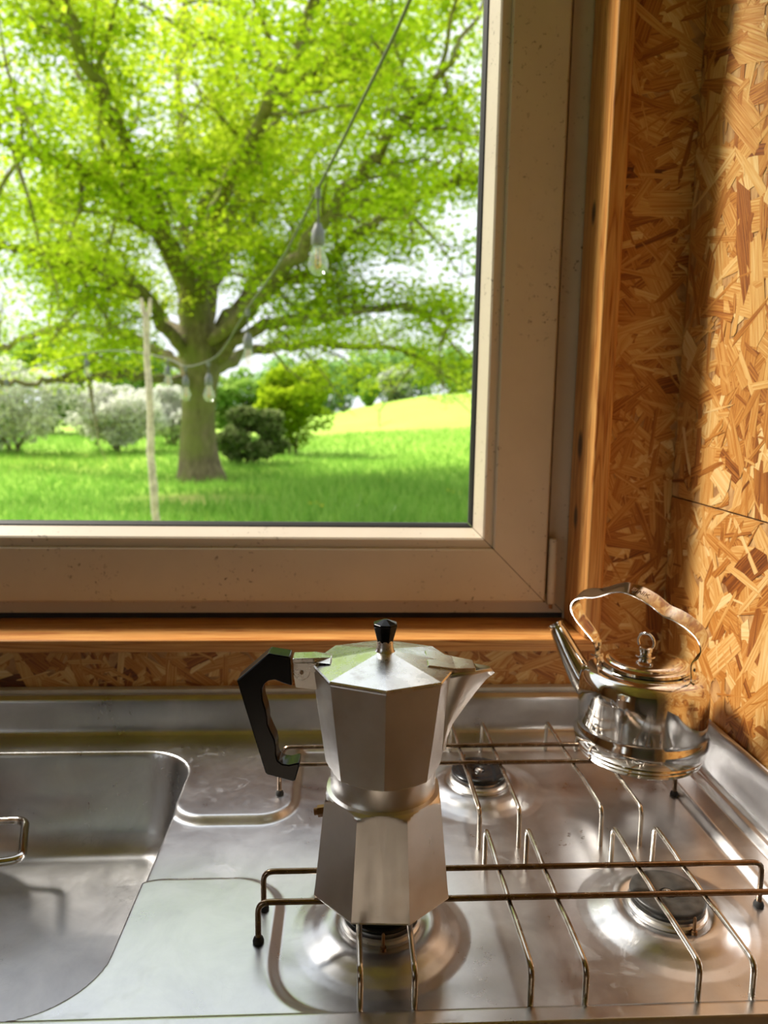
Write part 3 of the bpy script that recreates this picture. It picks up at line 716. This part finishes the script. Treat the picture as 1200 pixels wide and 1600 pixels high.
def attr_mesh(name, co, n_per, faces_local, tone, mat, parent):
    N = len(co)//n_per
    fl = np.array(faces_local, np.int32); k = fl.shape[1]
    q = (np.arange(N, dtype=np.int32)[:, None, None]*n_per+fl[None]).reshape(-1, k)
    me = bpy.data.meshes.new(name); me.vertices.add(len(co)); me.vertices.foreach_set('co', co.astype(np.float32).ravel())
    me.loops.add(q.size); me.loops.foreach_set('vertex_index', q.ravel())
    me.polygons.add(len(q)); me.polygons.foreach_set('loop_start', np.arange(0, q.size, k, dtype=np.int32))
    me.update(calc_edges=True)
    at = me.attributes.new('tone', 'FLOAT', 'POINT'); at.data.foreach_set('value', np.repeat(tone, n_per).astype(np.float32))
    return finish(name, me, mat, parent)
def leaves(name, P, size, mat, parent, rg, flat=.55, tone=None):
    N = len(P)
    nrm = rg.normal(size=(N, 3)); nrm[:, 2] = np.abs(nrm[:, 2])+flat*1.6; nrm /= np.linalg.norm(nrm, axis=1)[:, None]
    d = rg.normal(size=(N, 3)); d -= nrm*(d*nrm).sum(1)[:, None]; d /= np.linalg.norm(d, axis=1)[:, None]
    s = np.cross(nrm, d); L = size*(.7+.6*rg.random(N))[:, None]; Wd = L*.36
    co = np.stack([P-d*L*.5, P+s*Wd-d*L*.02+nrm*L*.06, P+d*L*.5, P-s*Wd-d*L*.02+nrm*L*.06], 1).reshape(-1, 3)
    if tone is None: tone = rg.random(N)
    o = attr_mesh(name, co, 4, [(0, 1, 2, 3)], tone, mat, parent); o['kind'] = 'stuff'; return o

# ---- grass blades in the near meadow
N = 70000
yy = 6.5+27*rng.random(N)**1.15; xx = yy*(-.60+.95*rng.random(N))+rng.normal(0, .3, N)
far = np.hypot((xx+2.6)/1.5, (yy-13.6)/.75) > .9+.4*rng.random(N)
xx, yy = xx[far], yy[far]; N = len(xx)
zz = terr(xx, yy); hgt = (.07+.16*rng.random(N))*(1+.9*(np.hypot(xx-.5, yy-13) < 3)); a = rng.random(N)*6.28; wd_ = .010+.012*rng.random(N)
lean = rng.normal(0, .35, (N, 2))*hgt[:, None]
co = np.stack([np.stack([xx-wd_*np.cos(a), yy-wd_*np.sin(a), zz-.01], 1), np.stack([xx+wd_*np.cos(a), yy+wd_*np.sin(a), zz-.01], 1), np.stack([xx+lean[:, 0], yy+lean[:, 1], zz+hgt], 1)], 1).reshape(-1, 3)
grs = attr_mesh('grass', co, 3, [(0, 1, 2)], rng.random(N), MT['grass_blade'], None)
tag(grs, 'long green meadow grass below the oak tree', 'grass', kind='stuff')

# ---- oak
oak = empty('oak_tree', (-3.36, 17.3, -1.44)); tag(oak, 'broad spreading oak in fresh leaf standing on the lawn outside', 'tree')
oo = -Vector(oak.location)
LIMB = {
'l1': [(-3.52,17.30,1.30), (-3.90,16.30,2.04), (-4.02,15.30,2.55), (-4.61,14.30,2.81), (-5.44,13.80,2.95), (-6.29,13.30,3.10)],
'l2': [(-3.59,17.30,1.16), (-4.50,17.80,1.60), (-5.52,18.30,2.00), (-7.04,18.80,2.14), (-8.67,19.30,1.64), (-9.62,19.30,1.39)],
'l3': [(-3.53,17.30,0.80), (-4.00,16.30,0.87), (-4.64,15.30,0.90), (-5.52,14.30,0.76), (-6.24,13.80,0.66)],
'l4': [(-3.26,17.30,1.38), (-3.06,17.80,3.30), (-2.75,18.30,4.55), (-2.20,18.80,6.15), (-1.00,19.30,8.10), (0.24,19.80,9.53)],
'l5': [(-3.34,17.30,1.37), (-3.48,17.00,3.15), (-3.54,16.80,4.84), (-3.55,16.80,6.76), (-3.50,17.30,9.11), (-3.42,17.30,11.32)],
'l6': [(-3.47,17.00,3.15), (-2.89,15.80,4.22), (-2.03,14.80,4.80), (-1.64,14.10,5.36), (-0.69,13.30,5.85), (0.16,12.80,6.20)],
'l7': [(-3.08,17.30,1.38), (-1.66,16.30,2.75), (-0.54,15.30,3.06), (0.21,14.70,3.62), (1.58,13.90,4.20), (2.39,13.30,4.42)],
'l8': [(-3.15,17.30,1.66), (-2.32,18.30,3.10), (-1.44,18.80,4.18), (-0.37,19.30,5.15), (1.25,19.70,5.76), (3.27,20.30,7.41)],
'l9': [(-3.09,17.30,1.24), (-1.92,16.10,1.93), (-0.79,15.10,2.13), (0.69,14.10,2.16), (2.24,13.30,1.90)],
'l10': [(-3.50,17.30,1.94), (-4.12,18.30,3.50), (-4.91,18.70,5.31), (-6.21,19.30,7.63), (-6.83,19.50,8.84), (-7.47,19.80,10.38)],
'l11': [(-3.06,17.80,3.15), (-2.21,18.80,4.98), (-0.70,19.80,6.81), (0.94,20.80,8.93), (3.41,21.80,11.22)],
'l12': [(-3.01,17.30,1.16), (-2.25,18.80,1.67), (-0.36,19.80,1.94), (1.71,20.30,1.78), (3.08,20.60,0.99)],
'l13': [(-3.56,17.00,3.01), (-3.79,14.80,3.71), (-4.13,13.30,4.08), (-4.77,12.30,4.15), (-5.25,11.30,4.16)],
'l14': [(-3.35,17.30,2.51), (-2.38,14.30,3.86), (-1.43,12.30,4.63), (-0.65,10.80,5.27), (-0.21,10.30,5.96)],
'l15': [(-3.35,17.30,2.51), (-3.43,14.30,3.72), (-3.59,12.30,4.65), (-3.61,10.80,5.16), (-3.64,10.30,5.82)],
'l16': [(-3.22,17.30,1.66), (-1.34,14.30,2.63), (-0.03,12.30,3.72), (0.89,11.30,4.53), (1.46,10.30,4.96)],
'l17': [(-3.32,17.30,2.23), (-3.53,20.30,5.79), (-3.48,22.30,8.89), (-3.04,23.30,11.87)],
'l18': [(-3.51,17.30,1.66), (-5.74,20.30,3.49), (-7.86,21.80,5.23), (-10.20,23.30,6.41)],
}
tp = [(-3.36, 17.3, -1.60), (-3.36, 17.3, -1.40), (-3.39, 17.3, -1.10), (-3.42, 17.3, -.55), (-3.40, 17.3, .1), (-3.36, 17.3, .7), (-3.32, 17.3, 1.2), (-3.34, 17.2, 1.9), (-3.44, 17.05, 3.0)]
tr_ = [.70, .60, .50, .42, .38, .39, .48, .42, .28]
MB().tube(tp, tr_, 20).build('trunk', MT['bark'], oak, 60).location = oo
rb = np.random.default_rng(5); CL = []
for k, pts in LIMB.items():
    P = spline(pts, 6); n = len(P)
    r0 = {'l3': .09, 'l13': .11}.get(k, .125)
    MB().tube([p+Vector(rb.normal(0, .04, 3)) if 0 < i < n-1 else p for i, p in enumerate(P)], [r0*(1-i/(n-1))**.8+.028 for i in range(n)], 8).build('limb', MT['bark'], oak, 60).location = oo
    bt = MB()
    ns = {'l3': 5, 'l2': 12, 'l9': 15, 'l12': 13}.get(k, 16)
    for s in range(ns):
        t = .22+.78*(s+rb.random()*.7)/ns; i = min(int(t*(n-1)), n-2); p = P[i].lerp(P[i+1], t*(n-1)-i)
        tg = (P[i+1]-P[i]).normalized(); dv = Vector(rb.normal(size=3)); dv.z = dv.z*.45+.12
        d = (tg*.55+dv.normalized()).normalized(); Ln = 1.0+1.5*rb.random()
        q = [p]
        for e in range(4):
            d = (d+Vector(rb.normal(0, .22, 3))).normalized(); d.z -= .05; q.append(q[-1]+d*Ln/4)
        bt.tube(q, [.042, .034, .026, .018, .009], 5)
        for e in range(1, 5):
            for rep in range(2 if e > 1 else 1):
                c = q[e]+Vector(rb.normal(0, .22, 3)); CL.append((c.x, c.y, c.z+.05))
                bt.tube([q[e], c], [.012, .005], 4)
    o = bt.build('twig', MT['bark'], oak); o.location = oo; o['kind'] = 'stuff'
CL = np.array(CL)
nl = 72
ctone = np.clip(rb.normal(.52, .20, len(CL)), 0, 1)
keep = CL[:, 2] > .55
CL, ctone = CL[keep], ctone[keep]
P = np.repeat(CL, nl, 0)+rb.normal(size=(len(CL)*nl, 3))*np.array([.31, .31, .12])
tn = np.clip(np.repeat(ctone, nl)+rb.normal(0, .16, len(P)), 0, 1)
leaves('foliage', P-np.array([-3.36, 17.3, -1.44]), 0.098, MT['oak_leaf'], oak, rb, .6, tn)

# ---- hedge bushes and far trees
def bush(name, label, cat, base, rad, n, mat, size, group=None, stem=.06, seed=0, tone=None, blobs=26):
    rg = np.random.default_rng(seed); b = empty(name, base); tag(b, label, cat, group)
    u = rg.normal(size=(blobs, 3)); u /= np.linalg.norm(u, axis=1)[:, None]; u *= (.45+.55*rg.random((blobs, 1))**.5)
    ctr = u*np.array([rad[0], rad[1], rad[2]])*.78+np.array([0, 0, rad[2]*.98+rad[3]])
    idx = rg.integers(0, blobs, n)
    v = rg.normal(size=(n, 3)); v /= np.linalg.norm(v, axis=1)[:, None]; v *= (.55+.45*rg.random((n, 1)))
    P = ctr[idx]+v*np.array([rad[0], rad[1], rad[2]])*.36
    P[:, 2] = np.maximum(P[:, 2], .04)
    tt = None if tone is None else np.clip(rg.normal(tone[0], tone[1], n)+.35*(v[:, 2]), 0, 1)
    leaves('foliage', P, size, mat, b, rg, .4, tt)
    for k in range(5):
        c = ctr[k]; MB().tube(spline([(rg.normal(0, .1), rg.normal(0, .1), -.1), (c[0]*.3, c[1]*.3, c[2]*.4), tuple(c)], 4), [stem*(1-i/9) for i in range(9)], 6).build('stem', MT['bark'], b, 60)
    return b
def gz(x, y): return float(terr(np.array(x, float), np.array(y, float)))
hb_g = 'white blossoming hawthorns in the hedge'
for i, (x, y, rx, rz) in enumerate([(-10.3, 23.5, 2.2, 1.40), (-7.5, 24.5, 1.6, 1.15), (-13.6, 24.5, 1.8, 1.4), (-6.4, 27.5, 1.3, 1.0)]):
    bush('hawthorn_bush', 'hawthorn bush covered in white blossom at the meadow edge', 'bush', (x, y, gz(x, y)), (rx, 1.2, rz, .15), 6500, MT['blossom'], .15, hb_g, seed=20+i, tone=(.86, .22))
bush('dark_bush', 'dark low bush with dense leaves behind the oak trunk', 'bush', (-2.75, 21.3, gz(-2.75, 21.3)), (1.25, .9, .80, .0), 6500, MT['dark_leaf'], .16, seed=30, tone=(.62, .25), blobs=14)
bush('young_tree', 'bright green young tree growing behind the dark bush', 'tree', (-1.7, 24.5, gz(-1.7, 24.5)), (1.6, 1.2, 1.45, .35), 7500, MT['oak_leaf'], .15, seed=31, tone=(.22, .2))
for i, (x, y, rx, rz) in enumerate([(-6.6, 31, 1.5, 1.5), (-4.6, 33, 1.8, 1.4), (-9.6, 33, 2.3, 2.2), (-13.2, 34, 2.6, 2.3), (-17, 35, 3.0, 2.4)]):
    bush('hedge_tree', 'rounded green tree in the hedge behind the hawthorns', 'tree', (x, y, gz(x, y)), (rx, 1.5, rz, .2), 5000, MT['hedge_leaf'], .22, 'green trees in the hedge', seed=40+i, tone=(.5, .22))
for i, (x, y, rx, rz) in enumerate([(-1.5, 66, 2.8, 2.6), (2.2, 68, 3.0, 2.9), (6.0, 70, 3.4, 2.6), (10.0, 70, 3.2, 2.2), (14.0, 71, 3.4, 2.4), (18.5, 72, 3.6, 2.4), (-6, 66, 3.2, 3.0)]):
    bush('field_tree', 'pale green tree in the row beyond the sloping field', 'tree', (x, y, gz(x, y)-.3), (rx, 2.0, rz, .1), 3200, MT['far_leaf'], .42, 'trees beyond the sloping field', stem=.14, seed=60+i, tone=(.5, .22))
bush('field_bush', 'pale blossoming bush at the edge of the sloping field', 'bush', (4.4, 64, gz(4.4, 64)-.2), (1.9, 1.2, 1.5, .1), 3000, MT['blossom'], .32, seed=70, tone=(.52, .2))
bush('meadow_bush', 'small round green bush standing alone in the field row', 'bush', (2.0, 63, gz(2.0, 63)-.2), (.9, .8, 1.3, .1), 2200, MT['hedge_leaf'], .3, seed=71, tone=(.5, .2))

# ---- buttercups
bcs = [(-.56, 11.74), (-.46, 11.82), (-.37, 11.47), (.89, 15.41), (1.93, 13.73), (1.99, 13.45), (2.08, 13.27)]
for i, (x, y) in enumerate(bcs):
    z = gz(x, y); b = empty('buttercup', (x, y, z)); tag(b, 'yellow buttercup standing alone in the meadow, apart from the clusters' if i == 3 else 'yellow buttercup in a cluster of three in the meadow grass', 'flower', 'buttercups in the meadow')
    hh_ = -1.3-z+.10
    MB().tube([(0, 0, 0), (.01, 0, hh_*.6), (0, 0, hh_)], .004, 5).build('stem', MT['grass_blade'], b)
    for k in range(5):
        a = k*1.2566; c, s = math.cos(a), math.sin(a)
        mesh_obj('petal', [(0, 0, hh_), (.028*c-.016*s, .028*s+.016*c, hh_+.012), (.046*c, .046*s, hh_+.026), (.028*c+.016*s, .028*s-.016*c, hh_+.012)], [(0, 1, 2, 3)], MT['buttercup'], b)

# ---- festoon lights
cabp = [(.19, 1.03, 1.375), (.174, 1.45, 1.325), (.133, 1.75, 1.268), (.027, 2.10, 1.172), (-.092, 2.426, 1.055), (-.247, 2.9, .925), (-.437, 3.366, .80), (-.63, 3.90, .665), (-.774, 4.257, .620), (-1.029, 4.851, .615), (-1.303, 5.544, .70), (-1.78, 6.15, .79), (-2.285, 6.732, .80), (-2.85, 7.2, .72), (-3.335, 7.524, .64), (-4.2, 8.0, .60), (-5.2, 8.6, .75)]
cbl = MB().tube(spline(cabp, 5), .0045, 8).build('light_cable', MT['cable'], None, 60)
tag(cbl, 'black festoon cable sagging away from the window towards the oak', 'cable')
blabels = ['clear festoon bulb closest to the house on the cable', 'clear festoon bulb second along the cable from the house', 'clear festoon bulb third along the cable, before the oak trunk', 'clear festoon bulb fourth along the cable, beside the oak trunk', 'clear festoon bulb fifth along the cable, between stick and trunk', 'clear festoon bulb sixth along the cable, before the hedge trees', 'clear festoon bulb seventh along the cable, before the hawthorns']
drops = [.115, .115, .08, .07, .06, .06, .06]
for i, j in enumerate((4, 6, 8, 9, 10, 12, 14)):
    x, y, z = cabp[j]; dd = drops[i]
    b = empty('festoon_bulb', (x, y, z)); tag(b, blabels[i], 'light bulb', 'bulbs on the festoon cable')
    MB().tube([(0, 0, .004), (0, 0, -.030)], .009, 10).build('clip', MT['socket'], b, 60)
    MB().tube([(0, 0, -.03), (.001, 0, -dd-.002)], .0032, 8).build('drop_cord', MT['cable'], b, 60)
    MB().lathe([(0, -dd+.012), (.010, -dd+.012), (.013, -dd+.002), (.0205, -dd-.012), (.0215, -dd-.050), (.019, -dd-.056), (0, -dd-.056)], 20).build('socket', MT['socket'], b, 40)
    gl = MB().lathe([(0, -dd-.0565), (.0160, -dd-.0565), (.0170, -dd-.064), (.0225, -dd-.080), (.0300, -dd-.098), (.0318, -dd-.112), (.0295, -dd-.127), (.0220, -dd-.139), (.0110, -dd-.1455), (0, -dd-.147)], 24).build('glass_bulb', MT['bulb_glass'], b, 60)
    MB().tube([(-.006, 0, -dd-.06), (-.007, 0, -dd-.115), (0, 0, -dd-.122), (.007, 0, -dd-.115), (.006, 0, -dd-.06)], .0013, 6).build('filament', MT['filament'], gl, 60)
# ---- forked prop stick
stk = empty('prop_stick', (-1.285, 5.0, -1.42)); tag(stk, 'pale forked wooden stick standing upright on the lawn', 'stick')
rs = np.random.default_rng(3)
sh = [(.006, 0, -.05), (.0, 0, .5), (.004, .01, .95), (-.004, 0, 1.2), (-.018, .01, 1.5), (-.012, 0, 1.8), (-.024, .01, 2.1), (-.018, 0, 2.36)]
sp2 = spline(sh, 5); MB().tube([p+Vector(rs.normal(0, .002, 3)) for p in sp2], [.030-.011*i/(len(sp2)-1)+rs.normal(0, .0015) for i in range(len(sp2))], 10).build('shaft', MT['stick'], stk, 60)
for s in (-1, 1):
    MB().tube([(-.018, 0, 2.34), (-.018+s*.022, 0, 2.40), (-.018+s*.030, 0, 2.475)], [.018, .015, .009], 8).build('fork_prong', MT['stick'], stk, 60)
